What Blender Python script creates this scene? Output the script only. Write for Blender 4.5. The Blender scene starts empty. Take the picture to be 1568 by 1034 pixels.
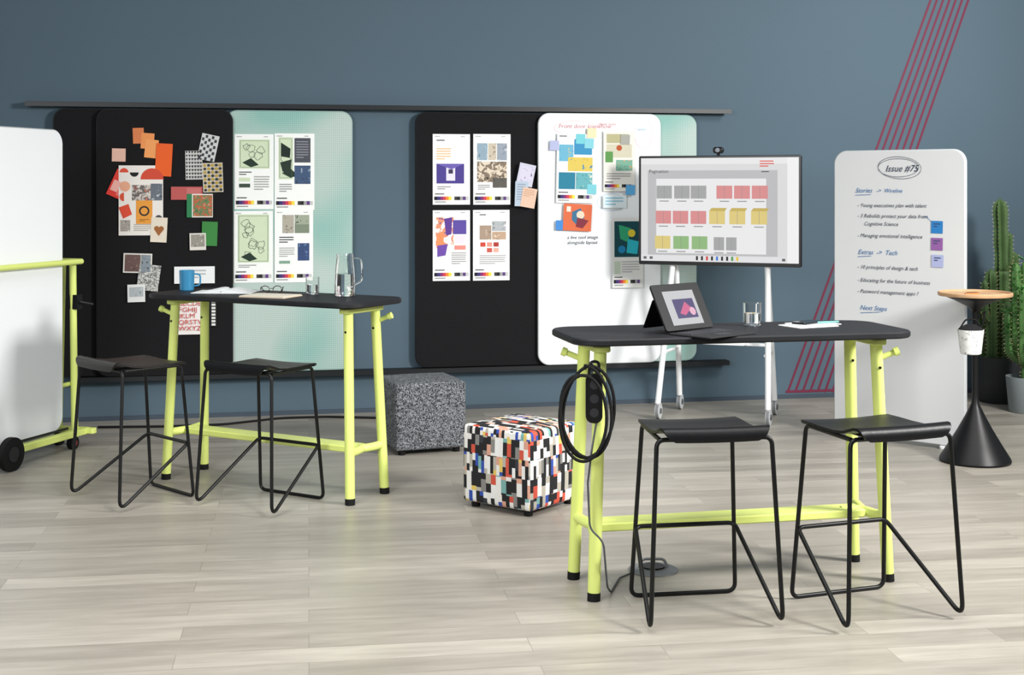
import bpy, bmesh, math, random
from mathutils import Vector, Matrix, Euler
random.seed(7)
sc = bpy.context.scene
# ---------------------------------------------------------------- calibration (photo survey in a 1568 px wide frame)
F, CX, HY, CH = 2100.0, 784.0, 285.0, 1.65
cd = bpy.data.cameras.new("camera"); cam = bpy.data.objects.new("camera", cd)
sc.collection.objects.link(cam); sc.camera = cam
cam.location = (0, 0, CH); cam.rotation_euler = (math.pi/2, 0, 0)
cd.sensor_width = 36; cd.lens = 36*F/1568; cd.shift_y = -(517-HY)/1568; cd.clip_end = 100
sc.view_settings.view_transform = 'Standard'
sc.view_settings.look = 'None'
sc.view_settings.exposure = 0.0

def gnd(px, py, z=0.0):
    Y = F*(CH-z)/(py-HY)
    return Vector(((px-CX)/F*Y, Y, z))

class Plane:
    def __init__(s, ox, oy, ang, off=0.0):
        s.a = ang; s.c = math.cos(ang); s.s = math.sin(ang)
        s.ox = ox + s.s*off; s.oy = oy - s.c*off   # off = toward viewer
        s.n = 0
    def uz(s, px, py):
        t = (px-CX)/F
        u = (t*s.oy - s.ox)/(s.c - t*s.s)
        Y = s.oy + u*s.s
        return u, CH + (HY-py)*Y/F
    def pt(s, u, z, off=0.0):
        return Vector((s.ox+u*s.c+s.s*off, s.oy+u*s.s-s.c*off, z))

# ---------------------------------------------------------------- materials
def lin(h):
    h = h.lstrip('#')
    o = []
    for i in (0, 2, 4):
        c = int(h[i:i+2], 16)/255
        o.append(c/12.92 if c <= 0.04045 else ((c+0.055)/1.055)**2.4)
    return (o[0], o[1], o[2], 1)
_mc = {}
def M(name, hexc, rough=0.6, metal=0.0, var=0.0, vs=8.0, bump=0.0, bs=60.0, emit=0.0, spec=0.5, coat=0.0, trans=0.0, ior=1.45):
    if name in _mc: return _mc[name]
    m = bpy.data.materials.new(name); m.use_nodes = True
    nt = m.node_tree; b = nt.nodes['Principled BSDF']
    b.inputs['Base Color'].default_value = lin(hexc)
    b.inputs['Roughness'].default_value = rough
    b.inputs['Metallic'].default_value = metal
    b.inputs['Specular IOR Level'].default_value = spec
    b.inputs['Coat Weight'].default_value = coat
    b.inputs['Transmission Weight'].default_value = trans
    b.inputs['IOR'].default_value = ior
    if emit > 0:
        b.inputs['Emission Color'].default_value = lin(hexc)
        b.inputs['Emission Strength'].default_value = emit
    if var > 0 or bump > 0:
        tc = nt.nodes.new('ShaderNodeTexCoord')
    if var > 0:
        n = nt.nodes.new('ShaderNodeTexNoise'); n.inputs['Scale'].default_value = vs; n.inputs['Detail'].default_value = 4
        nt.links.new(tc.outputs['Object'], n.inputs['Vector'])
        mx = nt.nodes.new('ShaderNodeMixRGB'); c = lin(hexc)
        mx.inputs[1].default_value = tuple(x*(1-var) for x in c[:3])+(1,)
        mx.inputs[2].default_value = tuple(min(1, x*(1+var)) for x in c[:3])+(1,)
        nt.links.new(n.outputs['Fac'], mx.inputs[0]); nt.links.new(mx.outputs[0], b.inputs['Base Color'])
    if bump > 0:
        n2 = nt.nodes.new('ShaderNodeTexNoise'); n2.inputs['Scale'].default_value = bs
        nt.links.new(tc.outputs['Object'], n2.inputs['Vector'])
        bp = nt.nodes.new('ShaderNodeBump'); bp.inputs['Strength'].default_value = bump; bp.inputs['Distance'].default_value = 0.005
        nt.links.new(n2.outputs['Fac'], bp.inputs['Height']); nt.links.new(bp.outputs[0], b.inputs['Normal'])
    _mc[name] = m
    return m
def P(hexc, rough=0.7):          # printed ink / paper colour
    return M("ink_"+hexc.lstrip('#'), hexc, rough, var=0.03, vs=20, spec=0.3)
def E(hexc, s=0.95):             # lit display pixels
    m = M("display_"+hexc.lstrip('#'), hexc, 0.45, emit=s, spec=0.2)
    m.node_tree.nodes['Principled BSDF'].inputs['Base Color'].default_value = (0.01, 0.01, 0.01, 1)
    return m
def PH(*cols, scale=14):         # printed photograph: patchy procedural picture
    name = "photo_print_"+"_".join(c.lstrip('#') for c in cols)+"_%g" % scale
    if name in _mc: return _mc[name]
    m = bpy.data.materials.new(name); m.use_nodes = True; nt = m.node_tree; b = nt.nodes['Principled BSDF']
    tc = nt.nodes.new('ShaderNodeTexCoord'); n = nt.nodes.new('ShaderNodeTexNoise')
    n.inputs['Scale'].default_value = scale; n.inputs['Detail'].default_value = 5; n.inputs['Distortion'].default_value = 0.8
    nt.links.new(tc.outputs['Object'], n.inputs['Vector'])
    r = nt.nodes.new('ShaderNodeValToRGB'); cr = r.color_ramp; cr.interpolation = 'CONSTANT'
    while len(cr.elements) < len(cols): cr.elements.new(0.5)
    for i, c in enumerate(cols):
        cr.elements[i].position = 0 if i == 0 else 0.36+0.28*(i-1)/max(1, len(cols)-2) if len(cols) > 2 else 0.5
        cr.elements[i].color = lin(c)
    nt.links.new(n.outputs['Fac'], r.inputs[0]); nt.links.new(r.outputs[0], b.inputs['Base Color'])
    b.inputs['Roughness'].default_value = 0.6
    _mc[name] = m
    return m

BLACK = M('black_powder_coat', '#0b0c0d', 0.42, spec=0.35)
RUB = M('black_rubber', '#0b0b0c', 0.7, spec=0.3)
LIME = M('lime_powder_coat', '#d4e07c', 0.42, var=0.03)
WHITEM = M('white_powder_coat', '#e9ebec', 0.4)
WB = M('whiteboard_surface', '#ebeef0', 0.22, var=0.01, vs=2)
GLASS = M('clear_glass', '#ffffff', 0.0, trans=1.0, ior=1.45)
FELT = M('black_tack_felt', '#1b1b1d', 0.9, var=0.15, vs=60, bump=0.3, bs=300, spec=0.15)
EDGE = M('black_panel_edge', '#0e0f10', 0.5)

# ---------------------------------------------------------------- mesh tools
class MB:
    def __init__(s): s.v = []; s.f = []; s.m = []; s.mats = []
    def mi(s, mat):
        if mat not in s.mats: s.mats.append(mat)
        return s.mats.index(mat)
    def add(s, vf, mat, X=None):
        vs, fs = vf; o = len(s.v); k = s.mi(mat)
        for v in vs:
            v = Vector(v)
            s.v.append(X @ v if X is not None else v)
        for f in fs: s.f.append(tuple(i+o for i in f)); s.m.append(k)
        return s
    def obj(s, name, loc=(0, 0, 0), rot=(0, 0, 0), angle=35, recalc=True):
        me = bpy.data.meshes.new(name)
        me.from_pydata([tuple(v) for v in s.v], [], s.f)
        for m in s.mats: me.materials.append(m)
        me.polygons.foreach_set('material_index', s.m)
        me.update()
        if recalc:
            bm = bmesh.new(); bm.from_mesh(me)
            bmesh.ops.recalc_face_normals(bm, faces=bm.faces); bm.to_mesh(me); bm.free()
        me.shade_smooth(); me.set_sharp_from_angle(angle=math.radians(angle))
        o = bpy.data.objects.new(name, me); sc.collection.objects.link(o)
        o.location = loc; o.rotation_euler = rot
        return o
def box(sx, sy, sz, c=(0, 0, 0)):
    x, y, z = sx/2, sy/2, sz/2
    vs = [Vector((a*x, b*y, d*z))+Vector(c) for a in (-1, 1) for b in (-1, 1) for d in (-1, 1)]
    return vs, [(0, 1, 3, 2), (4, 6, 7, 5), (0, 4, 5, 1), (2, 3, 7, 6), (0, 2, 6, 4), (1, 5, 7, 3)]
def rr(w, h, r, seg=8):
    pts = []
    for cx, cy, a0 in ((w/2-r, h/2-r, 0), (-w/2+r, h/2-r, 90), (-w/2+r, -h/2+r, 180), (w/2-r, -h/2+r, 270)):
        for i in range(seg+1):
            a = math.radians(a0+90*i/seg); pts.append((cx+r*math.cos(a), cy+r*math.sin(a)))
    return pts
def slab(w, h, t, r, e=0.002, o='xz', c=(0, 0, 0), seg=8):
    """rounded slab; o='xz' thickness grows +y from 0, o='xy' thickness grows +z from 0"""
    e = min(e, r*0.9, t*0.45)
    rings = [(rr(w-2*e, h-2*e, r-e, seg), 0), (rr(w, h, r, seg), e), (rr(w, h, r, seg), t-e), (rr(w-2*e, h-2*e, r-e, seg), t)]
    vs = []; n = len(rings[0][0])
    for ring, d in rings:
        for x, y in ring:
            vs.append(Vector((x, d, y) if o == 'xz' else (x, y, d))+Vector(c))
    fs = [tuple(range(n)), tuple(range(3*n, 4*n))[::-1]]
    for k in range(3):
        for i in range(n):
            j = (i+1) % n; fs.append((k*n+i, k*n+j, (k+1)*n+j, (k+1)*n+i))
    return vs, fs
def fillet(pts, rad, seg=5):
    pts = [Vector(p) for p in pts]; out = [pts[0]]
    for i in range(1, len(pts)-1):
        p, a, b = pts[i], pts[i-1], pts[i+1]
        da, db = (a-p), (b-p); la, lb = da.length, db.length
        da.normalize(); db.normalize()
        th = da.angle(db)
        if th > math.pi-0.02: out.append(p); continue
        d = min(rad/math.tan(th/2), la*0.49, lb*0.49)
        p0, p1 = p+da*d, p+db*d
        for k in range(seg+1):
            t = k/seg; out.append(p0*(1-t)**2+p*2*t*(1-t)+p1*t*t)
    out.append(pts[-1]); return out
def tube(pts, r, seg=10, r2=None):
    pts = [Vector(p) for p in pts]; n = len(pts); vs = []; fs = []
    T = []
    for i in range(n):
        a = pts[max(0, i-1)]; b = pts[min(n-1, i+1)]
        T.append((b-a).normalized())
    up = Vector((0, 0, 1)) if abs(T[0].z) < 0.9 else Vector((1, 0, 0))
    N = T[0].cross(up).normalized()
    for i in range(n):
        N = (N - T[i]*N.dot(T[i])).normalized(); B = T[i].cross(N)
        rad = r if r2 is None else r+(r2-r)*i/(n-1)
        for k in range(seg):
            a = 2*math.pi*k/seg
            vs.append(pts[i]+N*rad*math.cos(a)+B*rad*math.sin(a))
    for i in range(n-1):
        for k in range(seg):
            j = (k+1) % seg; fs.append((i*seg+k, i*seg+j, (i+1)*seg+j, (i+1)*seg+k))
    fs.append(tuple(range(seg))[::-1]); fs.append(tuple(range((n-1)*seg, n*seg)))
    return vs, fs
def lathe(prof, seg=32, c=(0, 0, 0)):
    vs = []; fs = []; n = len(prof)
    for r, z in prof:
        for k in range(seg):
            a = 2*math.pi*k/seg; vs.append(Vector((max(r, 1e-5)*math.cos(a), max(r, 1e-5)*math.sin(a), z))+Vector(c))
    for i in range(n-1):
        for k in range(seg):
            j = (k+1) % seg; fs.append((i*seg+k, i*seg+j, (i+1)*seg+j, (i+1)*seg+k))
    return vs, fs
def parent_keep(ch, pa):
    ch.parent = pa
    ch.matrix_parent_inverse = (Matrix.LocRotScale(pa.location, pa.rotation_euler, None)).inverted()

# ---------------------------------------------------------------- ROOM
WA = math.atan(0.2021); W0 = (0.0, 10.216)
wallP = Plane(*W0, WA)
wm = M('wall_slate_blue_paint', '#51636f', 0.8, var=0.03, vs=1.5, bump=0.05, bs=150, spec=0.25)
mb = MB(); mb.add(box(17, 0.12, 3.9, (0.8, 0.06, 1.95)), wm); mb.obj('wall_back', wallP.pt(0, 0), (0, 0, WA))
mb = MB(); mb.add(box(17, 0.012, 0.03, (0.8, -0.006, 0.015)), M('baseboard_paint', '#3a4652', 0.6)); mb.obj('baseboard_back', wallP.pt(0, 0), (0, 0, WA))

def floor_mat():
    m = bpy.data.materials.new('floor_greige_oak_planks'); m.use_nodes = True; nt = m.node_tree; b = nt.nodes['Principled BSDF']
    tc = nt.nodes.new('ShaderNodeTexCoord')
    mp = nt.nodes.new('ShaderNodeMapping'); mp.inputs['Rotation'].default_value = (0, 0, -WA+math.radians(3))
    nt.links.new(tc.outputs['Object'], mp.inputs['Vector'])
    br = nt.nodes.new('ShaderNodeTexBrick'); br.offset = 0.37; br.offset_frequency = 2
    br.inputs['Scale'].default_value = 1; br.inputs['Brick Width'].default_value = 1.25; br.inputs['Row Height'].default_value = 0.15
    br.inputs['Mortar Size'].default_value = 0.0013; br.inputs['Mortar Smooth'].default_value = 0.4
    br.inputs['Color1'].default_value = lin('#aca69b'); br.inputs['Color2'].default_value = lin('#938d83'); br.inputs['Mortar'].default_value = lin('#7d776e')
    nt.links.new(mp.outputs[0], br.inputs['Vector'])
    m2 = nt.nodes.new('ShaderNodeMapping'); m2.inputs['Scale'].default_value = (1.3, 11, 1)
    nt.links.new(mp.outputs[0], m2.inputs['Vector'])
    # shift the grain per plank so it breaks at the joints
    ad = nt.nodes.new('ShaderNodeVectorMath'); ad.operation = 'MULTIPLY_ADD'; ad.inputs[1].default_value = (40, 40, 40)
    nt.links.new(br.outputs['Color'], ad.inputs[0]); nt.links.new(m2.outputs[0], ad.inputs[2])
    n = nt.nodes.new('ShaderNodeTexNoise'); n.inputs['Scale'].default_value = 1.5; n.inputs['Detail'].default_value = 8; n.inputs['Roughness'].default_value = 0.66; n.inputs['Distortion'].default_value = 0.3
    nt.links.new(ad.outputs[0], n.inputs['Vector'])
    r = nt.nodes.new('ShaderNodeValToRGB'); r.color_ramp.elements[0].position = 0.33; r.color_ramp.elements[1].position = 0.66
    r.color_ramp.elements[0].color = (0.66, 0.655, 0.65, 1); r.color_ramp.elements[1].color = (1.06, 1.06, 1.06, 1)
    nt.links.new(n.outputs['Fac'], r.inputs[0])
    mx = nt.nodes.new('ShaderNodeMixRGB'); mx.blend_type = 'MULTIPLY'; mx.inputs[0].default_value = 0.72
    nt.links.new(br.outputs['Color'], mx.inputs[1]); nt.links.new(r.outputs[0], mx.inputs[2])
    nt.links.new(mx.outputs[0], b.inputs['Base Color'])
    b.inputs['Roughness'].default_value = 0.37; b.inputs['Specular IOR Level'].default_value = 0.45
    bp = nt.nodes.new('ShaderNodeBump'); bp.inputs['Strength'].default_value = 0.12; bp.inputs['Distance'].default_value = 0.002
    nt.links.new(n.outputs['Fac'], bp.inputs['Height']); nt.links.new(bp.outputs[0], b.inputs['Normal'])
    return m
mb = MB(); mb.add(([(-9, -2, 0), (10, -2, 0), (10, 13, 0), (-9, 13, 0), (-9, -2, -.1), (10, -2, -.1), (10, 13, -.1), (-9, 13, -.1)],
                   [(0, 1, 2, 3), (4, 7, 6, 5), (0, 4, 5, 1), (1, 5, 6, 2), (2, 6, 7, 3), (3, 7, 4, 0)]), floor_mat()); mb.obj('floor')

# crimson stripes painted on the wall
mb = MB(); crim = M('crimson_wall_stripe', '#6a1a38', 0.6)
def strip(a, b, w, y=-0.002):
    a = Vector(a); b = Vector(b); d = (b-a).normalized(); n = Vector((-d.y, d.x))*w/2
    q = [a+n, a-n, b-n, b+n]
    return [(p.x, y, p.y) for p in q], [(0, 1, 2, 3)]
for i in range(7):
    top = wallP.uz(1425+9.6*i, 0); bot = wallP.uz(1206+9.9*i*1.15, 601)
    d = ((top[0]-bot[0])/(top[1]-bot[1]))
    mb.add(strip(bot, (bot[0]+d*(3.85-bot[1]), 3.85), 0.018), crim)
a = wallP.uz(1203, 600); mb.add(strip((a[0], a[1]), (a[0]+1.0, a[1]), 0.02, -0.003), crim)
mb.obj('wall_stripe_decal', wallP.pt(0, 0, 0), (0, 0, WA), recalc=False)

# ---------------------------------------------------------------- wall track + sliding boards
L1 = Plane(*W0, WA, 0.065); L2 = Plane(*W0, WA, 0.105)
def rail(z, px0, px1, name):
    pl = Plane(*W0, WA, 0.09)
    u0 = pl.uz(px0, 200)[0]; u1 = pl.uz(px1, 200)[0]
    mb = MB(); w = u1-u0
    mb.add(box(w, 0.09, 0.012, (w/2, 0.045, 0.012)), EDGE); mb.add(box(w, 0.012, 0.032, (w/2, 0.0, 0)), M('rail_black_aluminium', '#1e2124', 0.4, 0.2))
    for k in range(int(w/0.6)+1): mb.add(box(0.04, 0.085, 0.026, (0.08+k*0.6 if k*0.6 < w-0.1 else w-0.08, 0.045, -0.002)), EDGE)
    mb.obj(name, pl.pt(u0, z), (0, 0, WA))
rail(2.218, 38, 1120, 'wall_track_rail'); rail(0.300, 110, 1117, 'wall_track_rail')

def mint_mat():
    m = bpy.data.materials.new('mint_mesh_fabric'); m.use_nodes = True; nt = m.node_tree; b = nt.nodes['Principled BSDF']
    tc = nt.nodes.new('ShaderNodeTexCoord')
    n = nt.nodes.new('ShaderNodeTexNoise'); n.inputs['Scale'].default_value = 1.5; n.inputs['Detail'].default_value = 1
    nt.links.new(tc.outputs['Object'], n.inputs['Vector'])
    r = nt.nodes.new('ShaderNodeValToRGB'); r.color_ramp.elements[0].position = 0.36; r.color_ramp.elements[1].position = 0.58
    r.color_ramp.elements[0].color = lin('#8fbdb4'); r.color_ramp.elements[1].color = lin('#bccdc6')
    nt.links.new(n.outputs['Fac'], r.inputs[0])
    v = nt.nodes.new('ShaderNodeTexVoronoi'); v.inputs['Scale'].default_value = 72; v.inputs['Randomness'].default_value = 0
    nt.links.new(tc.outputs['Object'], v.inputs['Vector'])
    r2 = nt.nodes.new('ShaderNodeValToRGB'); r2.color_ramp.elements[0].position = 0.22; r2.color_ramp.elements[1].position = 0.5
    r2.color_ramp.elements[0].color = (1.0, 1.0, 1.0, 1); r2.color_ramp.elements[1].color = (0.62, 0.66, 0.66, 1)
    nt.links.new(v.outputs['Distance'], r2.inputs[0])
    mx = nt.nodes.new('ShaderNodeMixRGB'); mx.blend_type = 'MULTIPLY'; mx.inputs[0].default_value = 0.6
    nt.links.new(r.outputs[0], mx.inputs[1]); nt.links.new(r2.outputs[0], mx.inputs[2]); nt.links.new(mx.outputs[0], b.inputs['Base Color'])
    b.inputs['Roughness'].default_value = 0.8
    bp = nt.nodes.new('ShaderNodeBump'); bp.inputs['Strength'].default_value = 0.3; bp.inputs['Distance'].default_value = 0.003; bp.invert = True
    nt.links.new(v.outputs['Distance'], bp.inputs['Height']); nt.links.new(bp.outputs[0], b.inputs['Normal'])
    return m
MINT = mint_mat()
def board(pl, px0, px1, name, mat, z0=0.322, z1=2.192, r=0.085, t=0.025):
    u0 = pl.uz(px0, 300)[0]; u1 = pl.uz(px1, 300)[0]; w = u1-u0; h = z1-z0
    mb = MB(); mb.add(slab(w, h, t, r, 0.004), EDGE if mat in (FELT,) else M(mat.name+'_edge', '#d5dcdb' if mat is WB else '#8fa9a3', 0.5))
    mb.add(slab(w-0.012, h-0.012, 0.004, r-0.006, 0.001, c=(0, -0.002, 0)), mat)
    return mb.obj(name, pl.pt((u0+u1)/2, (z0+z1)/2), (0, 0, WA))
board(L1, 81, 330, 'pinboard_panel', FELT)
board(L1, 345, 540, 'fabric_panel', MINT)
board(L2, 147, 357, 'pinboard_panel', FELT)
board(L1, 636, 845, 'pinboard_panel', FELT)
board(L2, 824, 1012, 'whiteboard_panel', WB)
board(L1, 960, 1067, 'fabric_panel', MINT)

# ---------------------------------------------------------------- papers
def quad(x0, z0, x1, z1, y): return [(x0, y, z0), (x1, y, z0), (x1, y, z1), (x0, y, z1)], [(0, 1, 2, 3)]
def disc(cx, cz, rx, rz, y, a0=0, a1=360, n=20):
    vs = [(cx, y, cz)]+[(cx+rx*math.cos(math.radians(a0+(a1-a0)*i/n)), y, cz+rz*math.sin(math.radians(a0+(a1-a0)*i/n))) for i in range(n+1)]
    return vs, [(0, i, i+1) for i in range(1, n+1)]
def page(pl, cx, cy, w, h, rot=0, bg='#eceae6', items=(), name='printed_page', base=None, mk=P):
    u, z = pl.uz(cx, cy); w_ = pl.uz(cx+w/2, cy)[0]-pl.uz(cx-w/2, cy)[0]
    h_ = pl.uz(cx, cy-h/2)[1]-pl.uz(cx, cy+h/2)[1]
    pl.n += 1
    off = 0.004+pl.n*0.0006 if base is None else base
    mb = MB()
    bgm = mk(bg) if isinstance(bg, str) else bg
    mb.add(box(w_, 0.0006, h_, (0, 0, 0)), bgm)
    k = 0
    def X(x): return (x-0.5)*w_
    def Z(y): return (0.5-y)*h_
    for it in items:
        k += 1; y = -0.0006-0.0002*k; t = it[0]
        if t == 'R': mb.add(quad(X(it[1]), Z(it[4]), X(it[3]), Z(it[2]), y), mk(it[5]) if isinstance(it[5], str) else it[5])
        elif t == 'T':   # text lines: x0,y0,x1,y1,n,col
            n = it[5]; hh = (it[4]-it[2])/n
            for i in range(n):
                xe = it[3] if i < n-1 else it[1]+(it[3]-it[1])*0.6
                xe -= random.random()*0.06*(it[3]-it[1])
                y0 = it[2]+hh*i
                mb.add(quad(X(it[1]), Z(y0+hh*0.42), X(xe), Z(y0), y), mk(it[6]))
        elif t == 'C': mb.add(disc(X(it[1]), Z(it[2]), it[3]*w_, it[3]*w_, y, *(it[5:7] if len(it) > 5 else (0, 360))), mk(it[4]))
        elif t == 'Q': mb.add(([(X(a), y, Z(b)) for a, b in it[1]], [tuple(range(len(it[1])))]), mk(it[2]) if isinstance(it[2], str) else it[2])
        elif t == 'L':   # polyline
            pts = [Vector((X(a), Z(b))) for a, b in it[1]]
            for a, b in zip(pts[:-1], pts[1:]):
                if (b-a).length > 1e-6: mb.add(strip(a, b, it[3], y), mk(it[2]))
        elif t == 'B':   # colour control bar
            cols = ['#1c1c24', '#3a3470', '#7a2f6b', '#c63a52', '#e7852f', '#e9d44a', '#f0efe8', '#3b3b3b', '#222222', '#9a9a9a', '#5a3a7a', '#c2c2c2']
            n = len(cols)
            for i, c in enumerate(cols):
                mb.add(quad(X(it[1]+(it[3]-it[1])*i/n), Z(it[4]), X(it[1]+(it[3]-it[1])*(i+1)/n), Z(it[2]), y), mk(c))
    return mb.obj(name, pl.pt(u, z, off), (0, math.radians(rot), pl.a), recalc=False)
def blob_line(cx, cy, r, n=14, j=0.3):
    return [(cx+r*(1+random.uniform(-j, j))*math.cos(2*math.pi*i/n), cy+0.5*r*(1+random.uniform(-j, j))*math.sin(2*math.pi*i/n)) for i in range(n)]
FOOT = [('T', .06, .84, .5, .875, 1, '#555555'), ('B', .04, .885, .96, .935), ('T', .06, .955, .55, .985, 1, '#888888'), ('T', .06, .03, .3, .05, 1, '#999999'), ('T', .75, .03, .94, .05, 1, '#999999')]
GR = '#c8d6b8'
def drawing(x0, y0, x1, y1, bg=GR, n=5):
    its = [('R', x0, y0, x1, y1, bg)]
    for i in range(n):
        cx = random.uniform(x0+.16, x1-.16); cy = random.uniform(y0+.09, y1-.09)
        p = blob_line(cx, cy, random.uniform(.07, .13)); its.append(('L', p+[p[0]], '#25332a', 0.0028))
    its.append(('Q', [(x0+.08, y1-.08), (x0+.3, y1-.14), (x0+.5, y1-.05), (x0+.3, y1-.02)], '#23352b'))
    its.append(('L', [(x0+.03, y0+.02), (x1-.03, y0+.02), (x1-.03, y1-.02), (x0+.03, y1-.02), (x0+.03, y0+.02)], '#55705c', 0.002))
    return its
W = '#eceeec'
# mint fabric panel pages
page(L1, 389, 263, 60, 115, 0, W, drawing(.12, .07, .9, .46)+[('T', .12, .5, .44, .56, 2, '#4a4f4a'), ('R', .12, .58, .4, .63, GR), ('R', .12, .66, .4, .71, '#3c4a3e'), ('T', .5, .56, .9, .76, 6, '#9a9e9a')]+FOOT)
page(L1, 451, 263, 61, 117, 0, W, drawing(.1, .05, .46, .6, n=3)+[('Q', [(.16, .12), (.4, .2), (.38, .32), (.16, .3)], '#1d2a24'), ('Q', [(.14, .38), (.42, .34), (.4, .52), (.2, .5)], '#26342c'), ('R', .5, .06, .9, .38, '#4a4d55'), ('T', .54, .1, .86, .34, 7, '#83868e'), ('R', .5, .42, .9, .66, PH('#141c2a', '#2f4a6e', '#8b97a5', scale=30)), ('T', .12, .66, .44, .78, 4, '#8a8e8a')]+FOOT)
page(L1, 388, 378, 60, 110, 0, W, drawing(.1, .05, .9, .72, n=9)+[('T', .12, .75, .6, .8, 2, '#8a8e8a')]+FOOT)
page(L1, 450, 377, 59, 111, 0, W, [('R', .2, .07, .5, .32, PH('#6b6357', '#a8a294', '#3d3a33', scale=30)), ('R', .52, .07, .9, .2, PH('#4a5a4a', '#97a08c', '#2d332a', scale=30)), ('R', .52, .2, .9, .32, '#7c8774'), ('T', .12, .37, .5, .47, 3, '#33363a'), ('R', .6, .46, .9, .7, PH('#0f1a33', '#26406e', '#5f7aa5', scale=40)), ('T', .12, .52, .52, .66, 5, '#9a9e9a'), ('R', .12, .7, .4, .74, '#7fa08c')]+FOOT)
# pages on second black board
page(L1, 691, 259.5, 57, 108, 0, W, [('T', .1, .2, .5, .38, 5, '#e3b984'), ('T', .1, .08, .5, .12, 1, '#666666'), ('R', .1, .42, .84, .7, '#4b3f8a'), ('R', .36, .45, .6, .66, '#dcd8e8'), ('Q', [(.1, .42), (.5, .5), (.84, .42)], '#6a5cab'), ('R', .42, .5, .54, .56, '#3a3550'), ('T', .12, .74, .5, .8, 2, '#888888')]+FOOT)
page(L1, 753, 259.5, 57, 108, 0, W, [('R', .1, .13, .38, .37, PH('#3a4f66', '#88a0b0', '#d8d2c6', scale=40)), ('R', .4, .13, .62, .37, PH('#5a4a3f', '#c2b6a4', '#e4ded2', scale=40)), ('R', .64, .13, .9, .37, PH('#3e3e46', '#8c97a5', '#c9c9c9', scale=40)), ('R', .1, .39, .9, .68, PH('#2b221c', '#7a6a58', '#d6c9b5', '#a9957a', scale=30)), ('R', .52, .62, .9, .76, PH('#1c1c1c', '#4e4a44', '#93897b', scale=30)), ('T', .12, .72, .46, .8, 3, '#888888')]+FOOT)
page(L1, 691, 376, 57, 108, 0, W, [('R', .08, .1, .56, .5, PH('#f3ece6', '#f3ece6', '#d98a6a', '#5b3f90', scale=18)), ('Q', [(.3, .12), (.52, .1), (.5, .34), (.36, .36)], '#5c3d8f'), ('R', .54, .14, .9, .34, '#5a4a9a'), ('R', .6, .36, .86, .47, '#e4d9ee'), ('Q', [(.1, .36), (.28, .3), (.3, .52), (.1, .54)], '#e98d5d'), ('Q', [(.12, .5), (.4, .48), (.34, .64), (.12, .66)], '#6b4aa2'), ('R', .58, .5, .88, .56, '#e08a80'), ('T', .5, .6, .9, .78, 6, '#9a9a9a')]+FOOT)
page(L1, 752, 375.5, 56, 108, 0, W, [('R', .18, .22, .5, .42, PH('#4b3a30', '#a08b78', '#e2d5c6', scale=40)), ('R', .52, .16, .9, .3, PH('#565a60', '#a8acb0', '#dcdcdc', scale=40)), ('R', .52, .31, .9, .42, PH('#6b5040', '#b89a80', '#e8dccb', scale=40)), ('R', .2, .46, .34, .52, '#c74a3c'), ('R', .38, .46, .52, .52, '#d9917f'), ('R', .56, .46, .7, .52, '#a83a33'), ('R', .38, .54, .52, .6, '#c4594c'), ('R', .56, .54, .7, .6, '#e0a898'), ('T', .18, .64, .9, .78, 5, '#a4a4a4'), ('T', .18, .06, .5, .1, 1, '#777777')]+FOOT)
def group(name, loc, objs):
    g = bpy.data.objects.new(name, None); sc.collection.objects.link(g); g.location = loc
    for x in objs: parent_keep(x, g)
    return g
# snapshots between boards
s1 = page(L2, 805, 268, 25, 34, 12, '#c4c5d4', [('R', .1, .12, .9, .8, PH('#8f86a8', '#c9c4d8', '#554e66', scale=40))], 'snapshot', base=0.012)
s2 = page(L2, 798, 297, 20, 38, 2, '#aebdcc', [('T', .15, .1, .8, .8, 7, '#8d97a8')], 'snapshot', base=0.014)
s3 = page(L2, 809, 303, 22, 30, 10, '#dab9a3', [('T', .1, .1, .85, .5, 4, '#c49b82')], 'snapshot', base=0.016)
group('pinned_snapshots', s1.location.copy(), [s1, s2, s3])
# collage on the first black board
CG = []
def cg(*a, **k): o = page(L2, *a, **k); CG.append(o); return o
cg(212, 208, 17, 24, -2, '#cf7a4c', (), name='paint_swatch_card')
cg(226, 216, 20, 24, 4, '#e08f54', (), name='paint_swatch_card')
cg(232, 228, 20, 28, 6, '#e69a5c', (), name='paint_swatch_card')
cg(182, 237.5, 21, 20, 1, '#dcb1a0', (), name='paint_swatch_card')
tri = [('Q', [(i/6+.02, j/8+.01), (i/6+.15, j/8+.01), (i/6+.08, j/8+.1)], '#2b2b2f') for i in range(6) for j in range(8)]
cg(319, 226, 27, 40, 12, '#c4c6c5', [('R', .05+.18*i, .04+.12*j, .05+.18*i+.13, .04+.12*j+.11, '#333a40') for i in range(5) for j in range(8) if (i+j) % 2], name='pattern_swatch')
cg(297, 253, 26, 44, -1, '#c8c8c5', tri, name='pattern_swatch')
cg(326, 272, 31, 45, -2, '#c0b8a8', [('C', .12+.19*i, .08+.12*j, .07, '#2e2e30' if (i+j) % 2 else '#b0933a') for i in range(5) for j in range(8)], name='pattern_swatch')
cg(184, 283, 28, 42, 24, '#d83e35', [('R', .5, .1, .95, .9, '#e6746e'), ('R', .1, .4, .5, .8, '#e9ada3')], name='paint_swatch_card')
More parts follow.
